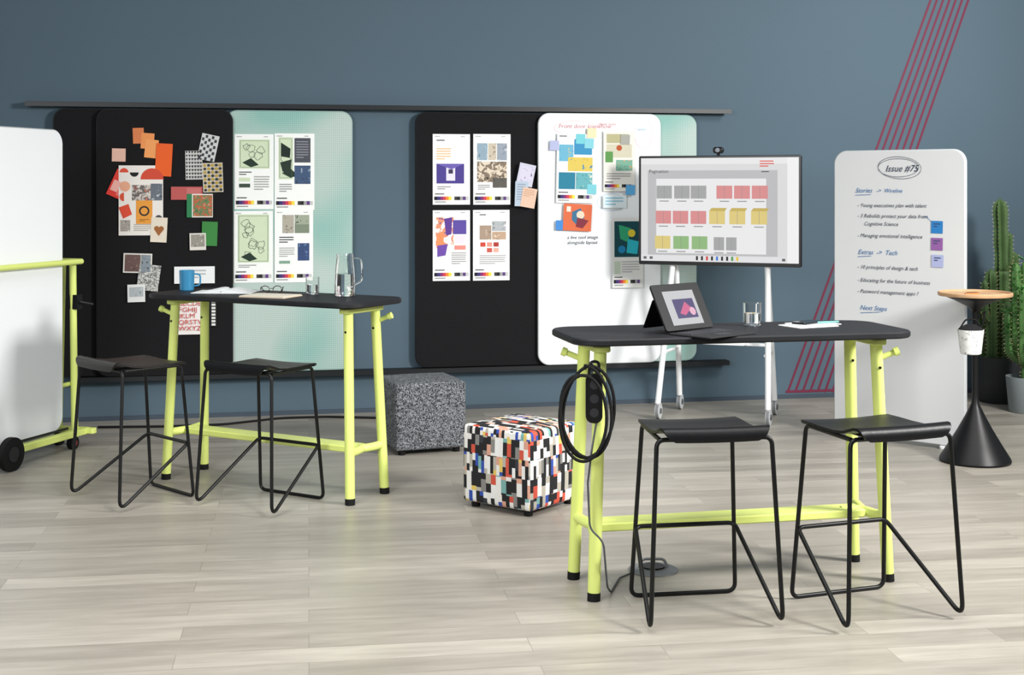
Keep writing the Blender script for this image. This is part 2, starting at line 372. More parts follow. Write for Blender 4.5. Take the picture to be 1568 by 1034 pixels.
cg(216, 307, 68, 107, 0, '#e4dfd9', [('C', .12, .1, .1, '#d44f38', 0, 180), ('C', .35, .1, .1, '#1d1d20', 180, 360), ('C', .75, .2, .26, '#c94a36', 0, 180), ('C', .14, .3, .12, '#e0a488'), ('C', .12, .45, .1, '#d0533c', 90, 270), ('R', .3, .28, .72, .5, PH('#e8e1d8', '#bdb3aa', '#5a5656', '#e06d50', scale=40)), ('R', .72, .26, .98, .5, PH('#252a30', '#5d6670', '#b2b8bc', scale=40)), ('Q', [(.0, .6), (.22, .55), (.3, .7), (.1, .76)], '#d44d36'), ('R', .04, .78, .26, .94, PH('#dad4cc', '#9b948c', '#4e4c4a', scale=60)), ('T', .34, .84, .9, .95, 4, '#a7a29b'), ('C', .9, .76, .08, '#3c3f42')], name='art_poster')
cg(251, 245, 25, 50, 3, '#e05e27', [('T', .1, .05, .4, .1, 1, '#b8481b')], name='paint_swatch_card')
cg(221, 325, 25, 36, 0, '#de963e', [('C', .5, .45, .32, '#2a2a2c'), ('C', .5, .45, .22, '#de963e'), ('T', .2, .8, .8, .92, 2, '#8a5a24')], name='art_card')
cg(286, 296, 48, 20, 0, '#b35755', [('R', .5, .1, .95, .9, '#be6c6a')], name='paint_swatch_card')
cg(306, 315, 40, 36, 0, '#dcd9d2', [('R', .0, .0, .2, 1, '#2e7a50'), ('R', .24, .05, .98, .95, PH('#1f3a28', '#5c7a4c', '#b4552f', '#a7a98c', scale=50))], name='pinned_photo')
cg(243.5, 352, 25, 38, 3, '#dcd2c1', [('C', .36, .45, .16, '#9a6034'), ('C', .64, .45, .16, '#9a6034'), ('Q', [(.2, .48), (.8, .48), (.5, .75)], '#9a6034')], name='art_card')
cg(321, 358, 24, 37, 2, '#3a7f3f', (), name='paint_swatch_card')
cg(303, 370, 25, 26, -1, '#d6d2cb', [('R', .08, .08, .92, .8, PH('#3f3c36', '#8f8a80', '#d8d4ca', scale=60))], name='pinned_photo')
cg(211, 403, 44, 30, 2, '#d6d3cd', [('R', .05, .07, .6, .93, PH('#2c1d1c', '#5e4440', '#a89484', scale=50)), ('R', .62, .07, .95, .93, PH('#39424a', '#7e8a92', '#2a2224', scale=50))], name='pinned_photo')
cg(228, 425, 33, 40, 8, PH('#d0d0cc', '#6c6c6c', '#c8c8c4', '#4a4a4a', scale=60), (), name='pattern_swatch')
cg(209, 449, 27, 27, -1, '#dddedd', [('R', .1, .15, .9, .7, PH('#d6d7d6', '#a9b0b4', '#5e666c', scale=60))], name='pattern_swatch')
cg(298, 421, 62, 26, 0, '#e2e5e5', [('T', .3, .2, .8, .8, 3, '#a9afb2')], name='printed_card')
cg(327, 479, 10, 42, 0, '#1b1b1d', [('R', .2, .04+.12*i, .8, .12+.12*i, '#d8d8d6') for i in range(8)], name='art_card')
group('pinned_mood_board_collage', CG[0].location.copy(), CG)
o = page(L2, 290, 482, 42, 60, 0, '#e6e1de', (), name='alphabet_poster')
def text(pl, px, py, size_px, s, col, pa=None, off=0.008, shear=0.0, mk=P, sx=1.0, align='LEFT', rot=0):
    c = bpy.data.curves.new('lettering', 'FONT'); c.body = s; c.shear = shear; c.align_x = align
    u, z = pl.uz(px, py); Y = pl.oy+u*pl.s; c.size = size_px*Y/F*1.35
    c.resolution_u = 2
    o = bpy.data.objects.new('lettering', c); sc.collection.objects.link(o); c.materials.append(mk(col) if isinstance(col, str) else col)
    o.location = pl.pt(u, z, off); o.rotation_euler = (math.pi/2, 0, pl.a); o.scale = (sx, 1, 1)
    if pa: parent_keep(o, pa)
    return o
for i, s in enumerate(['BECDE', 'FGHIJ', 'JKLM', 'QRSTV', 'WXYZ']):
    text(L2, 273, 468+i*9.5, 7.5, s, '#c2413c', o, off=0.03, sx=1.15)

# whiteboard_panel pages
wb = lambda *a, **k: page(L2, *a, **k)
wb(880, 258, 57, 106, 1, '#e2e5e4', [('R', .06, .16, .44, .4, PH('#2c7ba5', '#5fa8c4', '#d8ba44', scale=30)), ('R', .46, .08, .94, .3, '#3a8cb8'), ('R', .3, .34, .96, .54, PH('#c4a235', '#d0b84d', '#2c7ba5', scale=26)), ('R', .06, .56, .5, .8, '#2b7a95'), ('R', .52, .56, .96, .8, PH('#2a6d84', '#58a2aa', '#d5d7bf', scale=30)), ('T', .06, .03, .4, .07, 1, '#777777')]+FOOT[:3])
wb(947, 247, 48, 92, 0, '#dfddd6', [('R', .1, .05, .8, .2, '#b0ac86'), ('R', .1, .22, .9, .44, '#c8c4ae'), ('R', .06, .34, .3, .52, '#5a8f4e'), ('R', .4, .48, .92, .66, PH('#2d5a6e', '#6aa08a', '#c8925a', scale=40)), ('C', .5, .28, .09, '#b0542f'), ('T', .1, .7, .9, .82, 3, '#999999')]+FOOT[:3])
for x, y, c in ((848, 223, '#adb3d4'), (888, 213, '#74c4ce'), (905, 290, '#7cc6d2'), (901, 220, '#82c6d2'), (964, 291, '#58a4d6'), (905, 204, '#ddd7b0'), (857, 345, '#4484c8'), (956, 214, '#a0a098')):
    wb(x, y, 14, 15, 2, c, (), name='sticky_note')
wb(883, 333, 43, 41, 3, '#d06844', [('Q', [(.3, .3), (.6, .15), (.75, .5), (.5, .8), (.3, .6)], '#3b6a8a'), ('C', .6, .4, .14, '#e0c9b4'), ('Q', [(.5, .5), (.9, .6), (.7, .9), (.45, .85)], '#7a2f3c'), ('R', .1, .1, .25, .3, '#e1d4c6')], name='art_print')
wb(960, 387, 47, 107, 0, '#dcddda', [('R', .06, .05, .94, .56, '#0f434b'), ('Q', [(.2, .1), (.6, .15), (.5, .35), (.25, .3)], '#2f9e70'), ('Q', [(.5, .3), (.85, .34), (.8, .52), (.45, .5)], '#28b0c0'), ('C', .62, .22, .12, '#d4c036'), ('C', .3, .45, .12, '#1c7fb0'), ('T', .3, .62, .9, .8, 5, '#a9a9a9'), ('R', .06, .62, .26, .8, '#bcc8b6')]+FOOT[:3])
wb(940, 309, 36, 19, 0, '#d6e2e6', [('T', .1, .15, .9, .9, 3, '#86b8cc')], name='printed_page')
def mk_ink(h): return M('marker_'+h.lstrip('#'), h, 0.5)
WBO = [x for x in bpy.data.objects if x.name.startswith('whiteboard_panel')][0]
text(L2, 855, 196, 7, 'Front door knowhow', '#d08c93', WBO, 0.006, 0.2, mk_ink)
text(L2, 868, 366, 5.5, 'a live tool image', '#3a4250', WBO, 0.006, 0.2, mk_ink)
text(L2, 868, 374, 5.5, 'alongside layout', '#3a4250', WBO, 0.006, 0.2, mk_ink)
text(L2, 915, 192, 5, 'client note', '#d79a9e', WBO, 0.006, 0.2, mk_ink)
text(L2, 975, 200, 5, 'notes', '#9fc0dc', WBO, 0.006, 0.2, mk_ink)
mb = MB()   # pink and blue marker loops
for (cx_, cy_, rx_, ry_, c_) in ((880, 196, 32, 11, '#dba0a4'), (936, 310, 22, 13, '#9fc0dc'), (985, 205, 14, 22, '#dba0a4')):
    pts = [L2.uz(cx_+rx_*math.cos(2*math.pi*i/28), cy_+ry_*math.sin(2*math.pi*i/28)) for i in range(29)]
    for a, b in zip(pts[:-1], pts[1:]): mb.add(strip(a, b, .0025, -.0035), mk_ink(c_))
o = mb.obj('marker_strokes', L2.pt(0, 0), (0, 0, WA), recalc=False); parent_keep(o, WBO)

# ---------------------------------------------------------------- presentation display on mobile stand
TA = math.radians(-21)
TVP = Plane(1.467, 9.75, TA)
tv = bpy.data.objects.new('video_display_on_stand', None); sc.collection.objects.link(tv); tv.location = (1.467, 9.75, 0); tv.rotation_euler = (0, 0, TA)
def child(mb, name, pa, loc=(0, 0, 0), rot=(0, 0, 0), **k):
    o = mb.obj(name, loc, rot, **k); o.parent = pa; return o
mb = MB(); mb.add(slab(1.17, 0.785, 0.035, 0.012, 0.003, c=(0, 0, 1.475)), M('display_bezel', '#0b0c0e', 0.3)); mb.add(box(.7, .04, .45, (0, .055, 1.45)), BLACK); child(mb, 'display_panel', tv)
ITEMS = [('R', 0, 0, 1, 1, '#eeeeee'), ('R', .0, .0, .93, 1, '#dededf'), ('R', .0, .0, .93, .06, '#ececec'), ('R', .045, .12, .87, .94, '#bfbfc1'), ('R', .10, .2, .80, .92, '#ededee'), ('R', 0, .94, 1, 1, '#e4e4e6'),
         ('R', .93, 0, 1, 1, '#f4f4f4'), ('T', .76, .03, .85, .1, 3, '#e2564c'), ('T', .77, .13, .85, .15, 1, '#444444')]
G_, R_, Y_, V_ = '#a7a8a8', '#db9090', '#e0cc80', '#93bb80'
for (x, y, c) in [(1017, 295, G_), (1045, 295, G_), (1071, 295, G_), (1111, 295, R_), (1138, 295, R_), (1165, 295, R_), (1016, 333, R_), (1043, 333, R_), (1071, 333, R_), (1100, 333, Y_), (1131, 333, Y_), (1164, 333, Y_), (1015, 371, Y_), (1044, 371, V_), (1073, 371, V_), (1103, 372, G_), (1122, 372, G_)]:
    X0 = (x-980)/243; Y0 = (y-244)/156; wd = .05 if y < 350 or x < 1090 else .033
    ITEMS.append(('R', X0-wd, Y0-.06, X0+wd, Y0+.065, c)); ITEMS.append(('R', X0-wd*.02, Y0-.06, X0+wd*.02, Y0+.065, '#88888b'))
    if c == Y_ and y < 350: ITEMS.append(('Q', [(X0-wd, Y0-.06), (X0-wd+.015, Y0-.09), (X0+wd+.012, Y0-.09), (X0+wd, Y0-.06)], '#c9b260'))
    ITEMS.append(('R', X0-.03, Y0+.085, X0+.03, Y0+.095, '#9a9a9c'))
for i, c in enumerate(['#222222', '#222222', '#d04a3c', '#222222', '#3b7ad0', '#222222', '#222222', '#4a9a4a', '#e9c33a']):
    ITEMS.append(('R', .36+i*.032, .945, .373+i*.032, .985, c))
ITEMS += [('R', .02, .955, .04, .98, '#666666'), ('R', .06, .955, .08, .98, '#666666'), ('R', .9, .955, .92, .98, '#666666')]
sp = page(TVP, 1101, 323, 243, 158, 0, '#dcdcde', ITEMS, name='display_screen', base=0.002, mk=E)
sp.parent = tv; sp.location = (0, -0.0015, 1.48); sp.rotation_euler = (0, 0, 0)
bb = [v.co.x for v in sp.data.vertices]; sp.scale = (1.135/(max(bb)-min(bb)), 1, .742/(max(v.co.z for v in sp.data.vertices)-min(v.co.z for v in sp.data.vertices)))
t1 = text(TVP, 995, 265, 5.5, 'Pagination', '#333333', tv, 0.022, 0, E); t1.name = 'screen_title'
mb = MB(); mb.add(tube([(0, .0, 1.868), (0, 0, 1.895)], .012), BLACK); mb.add(slab(.075, .045, .045, .02, .008, c=(0, -.02, 1.905)), BLACK); mb.add(tube([(0, -.021, 1.905), (0, -.03, 1.905)], .016, 16), M('lens_glass', '#3a4454', .1)); child(mb, 'webcam', tv)
mb = MB()
for s in (-1, 1):
    mb.add(tube([(s*.34, .075, 1.30), (s*.345, .04, 1.06), (s*.39, -.20, .11)], .021, 12), WHITEM)
    mb.add(tube([(s*.32, .085, 1.30), (s*.33, .1, 1.06), (s*.35, .27, .11)], .021, 12), WHITEM)
    mb.add(tube([(s*.34, .08, 1.12), (s*.2, .07, 1.2)], .018), WHITEM)
    for y, x in ((-.20, .39), (.27, .35)):
        mb.add(tube([(s*x, y, .12), (s*x, y+.01, .085)], .014), WHITEM)
        mb.add(tube([(s*x-.014, y+.02, .056), (s*x+.014, y+.02, .056)], .055, 24), M('caster_grey', '#c6cacc', .4))
        mb.add(tube([(s*x-.02, y+.02, .056), (s*x+.02, y+.02, .056)], .02, 16), M('caster_hub', '#55585a', .4))
        mb.add(tube([(s*x-.011, y+.02, .056), (s*x+.011, y+.02, .056)], .0558, 24), M('caster_tyre', '#77797b', .6))
mb.add(slab(.70, .05, .02, .01, .003, 'xy', (0, .03, .52)), WHITEM); mb.add(slab(.3, .16, .02, .02, .003, 'xy', (.05, -.01, .53)), WHITEM)
mb.add(box(.7, .03, .05, (0, .09, 1.2)), WHITEM)
for s in (-1, 1): mb.add(tube([(s*.355, -.11, .47), (s*.34, .18, .47)], .012), WHITEM)
child(mb, 'stand_frame', tv)

# ---------------------------------------------------------------- freestanding whiteboard
FA = math.atan2(-.56, .68); FW = .885
FP = Plane(2.13, 9.07, FA)
mb = MB(); mb.add(slab(FW, 1.86, .03, .085, .004, c=(FW/2, 0, .952)), M('whiteboard_frame_grey', '#b9bdbf', .45))
mb.add(slab(FW-.012, 1.848, .004, .08, .001, c=(FW/2, -.002, .952)), M('whiteboard_surface_matt', '#d0d2d3', .35, var=.01, vs=2))
for x in (.14, FW-.14):
    mb.add(slab(.05, .30, .02, .02, .003, 'xy', (x, .13, 0)), WHITEM); mb.add(box(.03, .02, .5, (x, .035, .27)), WHITEM)
fw = mb.obj('freestanding_whiteboard', (2.13, 9.07, 0), (0, 0, FA))
INK = '#1c2844'; BL = '#2464a0'
def ft(px, py, size, s, col=INK, sh=.35): return text(FP, px, py, size, s, col, fw, .005, sh, mk_ink, sx=.95)
ft(1356, 263, 10.5, 'Issue #75')
ft(1310, 295, 7.5, 'Stories', BL); ft(1342, 295, 6.5, '->  Wireline', BL)
for y, s in ((317, '- Young executives plan with talent'), (333, '- 3 Rebuilds protect your data from'), (345, '     Cognitive Science'), (363, '- Managing emotional intelligence'), (411, '- 10 principles of design & tech'), (431, '- Educating for the future of business'), (448, '- Password management apps ?')):
    ft(1313, y, 6.0, s)
ft(1314, 389, 7.5, 'Extras  ->  Tech', BL); ft(1317, 474, 7.5, 'Next Steps', BL)
mb = MB()
def fp(px, py): u, z = FP.uz(px, py); return (u, z)
for (a, b) in (((1310, 299), (1334, 298)), ((1314, 393), (1334, 392)), ((1318, 479), (1348, 478))): mb.add(strip(fp(*a), fp(*b), .003, -.005), mk_ink(BL))
mb.add(strip(fp(1420, 333), fp(1428, 341), .003, -.005), mk_ink(BL)); mb.add(strip(fp(1415, 331), fp(1421, 333), .003, -.005), mk_ink(BL))
for k, (rx, ry, dx) in enumerate(((31, 14, 0), (33, 17, 2))):
    pts = [fp(1376+dx+rx*math.cos(2*math.pi*i/32), 257+ry*math.sin(2*math.pi*i/32+.1*k)) for i in range(33)]
    for a, b in zip(pts[:-1], pts[1:]): mb.add(strip(a, b, .0026, -.005-.0003*k), mk_ink(INK))
o = mb.obj('marker_strokes', (2.13, 9.07, 0), (0, 0, FA), recalc=False); parent_keep(o, fw)
for x, y, c in ((1435, 348, '#2a78b8'), (1435, 374, '#8a5a9a'), (1436, 400, '#a3abd0')):
    page(FP, x, y, 18, 19, 1, c, [('T', .2, .2, .8, .6, 2, '#38486a')], name='sticky_note')

# ---------------------------------------------------------------- standing tables
def top_mat():
    m = bpy.data.materials.new('black_stained_ash'); m.use_nodes = True; nt = m.node_tree; b = nt.nodes['Principled BSDF']
    tc = nt.nodes.new('ShaderNodeTexCoord'); mp = nt.nodes.new('ShaderNodeMapping'); mp.inputs['Scale'].default_value = (3, 45, 3)
    nt.links.new(tc.outputs['Object'], mp.inputs['Vector'])
    n = nt.nodes.new('ShaderNodeTexNoise'); n.inputs['Scale'].default_value = 2; n.inputs['Detail'].default_value = 6
    nt.links.new(mp.outputs[0], n.inputs['Vector'])
    r = nt.nodes.new('ShaderNodeValToRGB'); r.color_ramp.elements[0].color = lin('#0f1012'); r.color_ramp.elements[1].color = lin('#232428')
    nt.links.new(n.outputs['Fac'], r.inputs[0]); nt.links.new(r.outputs[0], b.inputs['Base Color'])
    b.inputs['Roughness'].default_value = .55; b.inputs['Specular IOR Level'].default_value = .25
    bp = nt.nodes.new('ShaderNodeBump'); bp.inputs['Strength'].default_value = .25; bp.inputs['Distance'].default_value = .002
    nt.links.new(n.outputs['Fac'], bp.inputs['Height']); nt.links.new(bp.outputs[0], b.inputs['Normal'])
    return m
TOPM = top_mat(); TZ = 1.05
def table(loc, ang, pegs):
    mb = MB()
    mb.add(slab(1.46, .53, .028, .12, .006, 'xy', (0, 0, TZ-.028), seg=12), TOPM)
    mb.add(slab(1.25, .30, .012, .03, .003, 'xy', (0, 0, TZ-.0405)), BLACK)
    for sx in (-1, 1):
        mb.add(slab(.07, .34, .025, .03, .004, 'xy', (sx*.60, 0, TZ-.064)), LIME)
        for sy in (-1, 1):
            a = Vector((sx*.60, sy*.12, TZ-.042)); b = Vector((sx*.637, sy*.155, .03)); c = b+(b-a).normalized()*.03
            mb.add(tube([a, b], .0255, 20), LIME); c.z = 0
            mb.add(tube([b+(a-b)*.003, c], .0262, 20), RUB)
            mb.add(tube([a+(b-a)*.12+Vector((0, -.024, 0)), a+(b-a)*.12+Vector((0, -.029, 0))], .006, 10), BLACK)
            q = a+(b-a)*((TZ-.04-.265)/(TZ-.07))
            mb.add(tube(fillet([q, (q.x-sx*.01, q.y*.55, .262), (sx*.60, 0, .262), (sx*.5, 0, .262)], .03), .022, 12), LIME)
    mb.add(slab(1.18, .12, .034, .014, .005, 'xy', (0, 0, .245)), LIME)
    for sx, sy in pegs:
        p = Vector((sx*.606, sy*.126, .925)); d = Vector((sx*.085, sy*.02-.0, .035))
        mb.add(tube([p, p+d*.8], .012, 12), LIME); mb.add(tube([p+d*.78, p+d], .018, 14), LIME)
    return mb.obj('standing_height_table', loc, (0, 0, ang))
RTA = math.radians(12.4); RT = (.915, 5.746, 0)
LTA = math.radians(-29.5); LT = (-1.316, 7.543, 0)
table(RT, RTA, ((1, -1), (-1, 1))); table(LT, LTA, ((1, 1), (-1, -1)))
def loc_on(T, A, x, y, z=TZ):
    return Vector((T[0]+x*math.cos(A)-y*math.sin(A), T[1]+x*math.sin(A)+y*math.cos(A), z))

# ---------------------------------------------------------------- stools
SEAT = M('black_ash_seat', '#0b0c0e', .42, var=.2, vs=30, bump=.15, bs=40, spec=.3)
def stool(loc, rot, seatmat=SEAT):
    mb = MB(); r = .0088
    A_ = [(-.205, -.175, .705), (-.185, .165, .705), (-.217, .222, r), (.217, .222, r), (.185, .165, .705), (.205, -.175, .705)]
    mb.add(tube(fillet(A_, .035, 7), r, 10), BLACK)
    B_ = [(0, .196, .292), (-.205, .196, .292), (-.255, -.232, r), (-.222, -.195, .708), (.222, -.195, .708), (.255, -.232, r), (.205, .196, .292), (0, .196, .292)]
    mb.add(tube(fillet(B_, .032, 7), r, 10), BLACK)
    for x in (-.12, .12): mb.add(tube([(x, -.19, .706), (x, .15, .706)], .006, 8), BLACK)
    mb.add(tube([(-.186, .12, .705), (.186, .12, .705)], .006, 8), BLACK)
    prof = [(.205, .708), (.198, .719), (.17, .725), (.10, .724), (.02, .722), (-.06, .723), (-.12, .730), (-.165, .744), (-.198, .754), (-.218, .753), (-.231, .743), (-.236, .728), (-.236, .712), (-.233, .702)]
    nx = 18; vs = []; fs = []; n = len(prof)
    for sgn in (0, 1):
        for i, (y, z) in enumerate(prof):
            hw = .203+(.165-y)*.02
            if i < 3: hw -= (.03, .012, .003)[i]
            if i > n-6: hw -= (.004, .010, .018, .030, .052)[i-(n-5)]
            a = prof[max(0, i-1)]; b = prof[min(n-1, i+1)]
            d = Vector((b[0]-a[0], b[1]-a[1])).normalized()
            nn = Vector((-d.y, d.x))       # points to the underside / inside of the bend
            for k in range(nx+1):
                t = -1+2*k/nx
                off = Vector((y, z-.006*(1-t*t) if i < 8 else z-.003*(1-t*t)))
                if sgn: off = off+nn*.011
                vs.append((t*hw, off.x, off.y))
    m_ = nx+1
    for s in (0, 1):
        for i in range(n-1):
            for k in range(nx):
                a = s*n*m_+i*m_+k; fs.append((a, a+1, a+m_+1, a+m_))
    o2 = n*m_
    for i in range(n-1):
        for k in (0, nx): a = i*m_+k; fs.append((a, a+m_, o2+a+m_, o2+a))
    for k in range(nx):
        for i in (0, n-1): a = i*m_+k; fs.append((a, a+1, o2+a+1, o2+a))
    mb.add((vs, fs), seatmat)
    return mb.obj('wire_frame_bar_stool', loc, (0, 0, rot), angle=50)
stool((.725, 5.308, 0), math.radians(9)); stool((1.395, 5.338, 0), math.radians(20))
stool((-1.995, 7.254, 0), math.radians(-45), M('dark_seat', '#120e0e', .42, var=.2, vs=30)); stool((-1.29, 7.127, 0), math.radians(-31))

# ---------------------------------------------------------------- ottomans
def ottoman_mesh(name, mat, loc, rot, s, h):
    bm = bmesh.new(); bmesh.ops.create_cube(bm, size=1)
    for v in bm.verts: v.co = Vector((v.co.x*s, v.co.y*s, (v.co.z+.5)*(h-.03)+.03))
    bmesh.ops.bevel(bm, geom=list(bm.edges), offset=.024, segments=4, profile=.6, affect='EDGES')
    bmesh.ops.subdivide_edges(bm, edges=[e for e in bm.edges if e.calc_length() > .2], cuts=6, use_grid_fill=True)
    for v in bm.verts:   # gently puffed faces
        x, y, z = v.co.x/(s/2), v.co.y/(s/2), (v.co.z-(h+.03)/2)/((h-.03)/2)
        g = lambda a, b: max(0, 1-a*a)*max(0, 1-b*b)
        if z > .9: v.co.z += .014*g(x, y)
        if abs(x) > .95: v.co.x += math.copysign(.007, x)*g(y, z)
        if abs(y) > .95: v.co.y += math.copysign(.007, y)*g(x, z)
    uv = bm.loops.layers.uv.new('UVMap')
    for f in bm.faces:
        f.smooth = True; nrm = f.normal
        ax = max(range(3), key=lambda i: abs(nrm[i]))
        for l in f.loops:
            c = l.vert.co
            if ax == 0: l[uv].uv = (c.y+3.1, c.z)
            elif ax == 1: l[uv].uv = (c.x+1.3, c.z)
            else: l[uv].uv = (c.x+1.3, c.y+s/2+h)
    me = bpy.data.meshes.new(name); bm.to_mesh(me); bm.free(); me.materials.append(mat)
    root = bpy.data.objects.new(name, me); sc.collection.objects.link(root); root.location = loc; root.rotation_euler = (0, 0, rot)
    mb = MB()
    for x in (-1, 1):
        for y in (-1, 1): mb.add(lathe([(0, 0), (.022, 0), (.024, .035), (0, .035)], 16, (x*(s/2-.05), y*(s/2-.05), 0)), RUB)
    o = mb.obj('feet'); o.parent = root
    return root
def patch_mat():
    m = bpy.data.materials.new('patchwork_upholstery'); m.use_nodes = True; nt = m.node_tree; b = nt.nodes['Principled BSDF']
    L = nt.links.new
    tc = nt.nodes.new('ShaderNodeTexCoord'); sx = nt.nodes.new('ShaderNodeSeparateXYZ'); L(tc.outputs['UV'], sx.inputs[0])
    def mth(op, a, b_=None):
        n = nt.nodes.new('ShaderNodeMath'); n.operation = op
        for i, v in enumerate((a, b_)):
            if v is None: continue
            if isinstance(v, (int, float)): n.inputs[i].default_value = v
            else: L(v, n.inputs[i])
        return n.outputs[0]
    def wn(x, y):
        c = nt.nodes.new('ShaderNodeCombineXYZ')
        for i, v in enumerate((x, y)):
            if isinstance(v, (int, float)): c.inputs[i].default_value = v
            else: L(v, c.inputs[i])
        w = nt.nodes.new('ShaderNodeTexWhiteNoise'); w.noise_dimensions = '2D'; L(c.outputs[0], w.inputs['Vector']); return w.outputs['Value']
    band = mth('FLOOR', mth('MULTIPLY', sx.outputs['Y'], 10.5))          # horizontal bands
    dens = mth('ADD', 28, mth('MULTIPLY', wn(band, 9.0), 34))            # column density changes per band
    col = mth('FLOOR', mth('MULTIPLY', mth('ADD', sx.outputs['X'], mth('MULTIPLY', wn(band, 5.0), .05)), dens))
    ro = wn(col, band)
    row = mth('FLOOR', mth('ADD', mth('MULTIPLY', sx.outputs['Y'], 15), mth('MULTIPLY', ro, 2.0)))
    val = wn(mth('ADD', col, 13.5), row)
    r = nt.nodes.new('ShaderNodeValToRGB'); cr = r.color_ramp; cr.interpolation = 'CONSTANT'
    pal = [(0, '#101013'), (.25, '#d9d7d2'), (.44, '#101013'), (.53, '#aaa498'), (.61, '#c9957f'), (.67, '#27469a'), (.73, '#c04c38'), (.78, '#6f9f9b'), (.82, '#dcdcda'), (.90, '#d2b45a'), (.93, '#7c7a76'), (.97, '#2b2e34')]
    while len(cr.elements) < len(pal): cr.elements.new(.5)
    for e, (p, c) in zip(cr.elements, pal): e.position = p; e.color = lin(c)
    L(val, r.inputs[0])
    v = nt.nodes.new('ShaderNodeTexVoronoi'); v.inputs['Scale'].default_value = 110; v.inputs['Randomness'].default_value = 0; L(tc.outputs['UV'], v.inputs['Vector'])
    mx = nt.nodes.new('ShaderNodeMixRGB'); mx.blend_type = 'MULTIPLY'; mx.inputs[0].default_value = .45
    rr_ = nt.nodes.new('ShaderNodeValToRGB'); rr_.color_ramp.elements[0].color = (1, 1, 1, 1); rr_.color_ramp.elements[1].color = (.3, .3, .3, 1); rr_.color_ramp.elements[0].position = .3
    L(v.outputs['Distance'], rr_.inputs[0]); L(r.outputs[0], mx.inputs[1]); L(rr_.outputs[0], mx.inputs[2]); L(mx.outputs[0], b.inputs['Base Color'])
    b.inputs['Roughness'].default_value = .85
    return m
def speck_mat(name, c1, c2, scale, pos=.5):
    m = bpy.data.materials.new(name); m.use_nodes = True; nt = m.node_tree; b = nt.nodes['Principled BSDF']
    tc = nt.nodes.new('ShaderNodeTexCoord'); n = nt.nodes.new('ShaderNodeTexNoise'); n.inputs['Scale'].default_value = scale; n.inputs['Detail'].default_value = 2; n.inputs['Distortion'].default_value = 1.5
    nt.links.new(tc.outputs['Object'], n.inputs['Vector'])
    r = nt.nodes.new('ShaderNodeValToRGB'); r.color_ramp.elements[0].position = pos-.02; r.color_ramp.elements[1].position = pos+.02
    r.color_ramp.elements[0].color = lin(c1); r.color_ramp.elements[1].color = lin(c2)
    nt.links.new(n.outputs['Fac'], r.inputs[0]); nt.links.new(r.outputs[0], b.inputs['Base Color']); b.inputs['Roughness'].default_value = .85
    bp = nt.nodes.new('ShaderNodeBump'); bp.inputs['Strength'].default_value = .5; bp.inputs['Distance'].default_value = .004
    nt.links.new(n.outputs['Fac'], bp.inputs['Height']); nt.links.new(bp.outputs[0], b.inputs['Normal'])
    return m
ottoman_mesh('patchwork_cube_ottoman', patch_mat(), (.053, 7.103, 0), math.radians(52), .44, .425)
ottoman_mesh('speckled_cube_ottoman', speck_mat('speckled_boucle', '#1d1e21', '#868a8f', 115, .52), (-.572, 8.64, 0), math.radians(20), .45, .44)

# ---------------------------------------------------------------- side table with tray
ST = Vector((2.776, 8.22, 0))
mb = MB()
mb.add(lathe([(0, 0), (.205, 0), (.208, .012), (.20, .03), (.15, .11), (.10, .195), (.06, .27), (.036, .32), (.022, .35), (.018, .40), (.017, .86), (.022, .90), (.05, .93), (.12, .965), (.17, .985), (.175, .992), (0, .992)], 48), BLACK)
mb.add(lathe([(0, .992), (.212, .992), (.216, .998), (.216, 1.012), (.21, 1.016), (.204, 1.012), (.203, 1.004), (0, 1.004)], 48), M('tray_oak', '#c09a74', .5, var=.15, vs=25))
mb.add(tube([(.017, 0, .86), (.05, -.03, .9), (.03, -.04, .82), (.01, -.03, .80)], .006), BLACK)
mb.obj('pedestal_side_table', ST)
mb = MB()
mb.add(lathe([(0, -.005), (.054, -.005), (.060, 0), (.076, .14), (.071, .14), (.056, .008), (0, .008)], 36), speck_mat('white_terrazzo', '#dcdcd8', '#8d9094', 60, .62))
mb.add(tube(fillet([(.074, 0, .13), (.03, 0, .20), (-.03, 0, .20), (-.074, 0, .13)], .03), .005), RUB)
mb.add(lathe([(.066, .12), (.070, .145), (.03, .17), (0, .173)], 20), M('dark_cloth', '#17181b', .9))
mb.obj('hanging_storage_cup', ST+Vector((-.06, -.10, .66)))
mb = MB(); mb.add(box(.10, .012, .008, (0, 0, .004)), M('wood_pencil', '#b9733c', .5)); mb.add(box(.07, .03, .006, (.05, .05, .003)), M('phone_dark', '#26262a', .3)); mb.obj('pencil', ST+Vector((-.03, -.03, 1.0045)), (0, 0, .4))

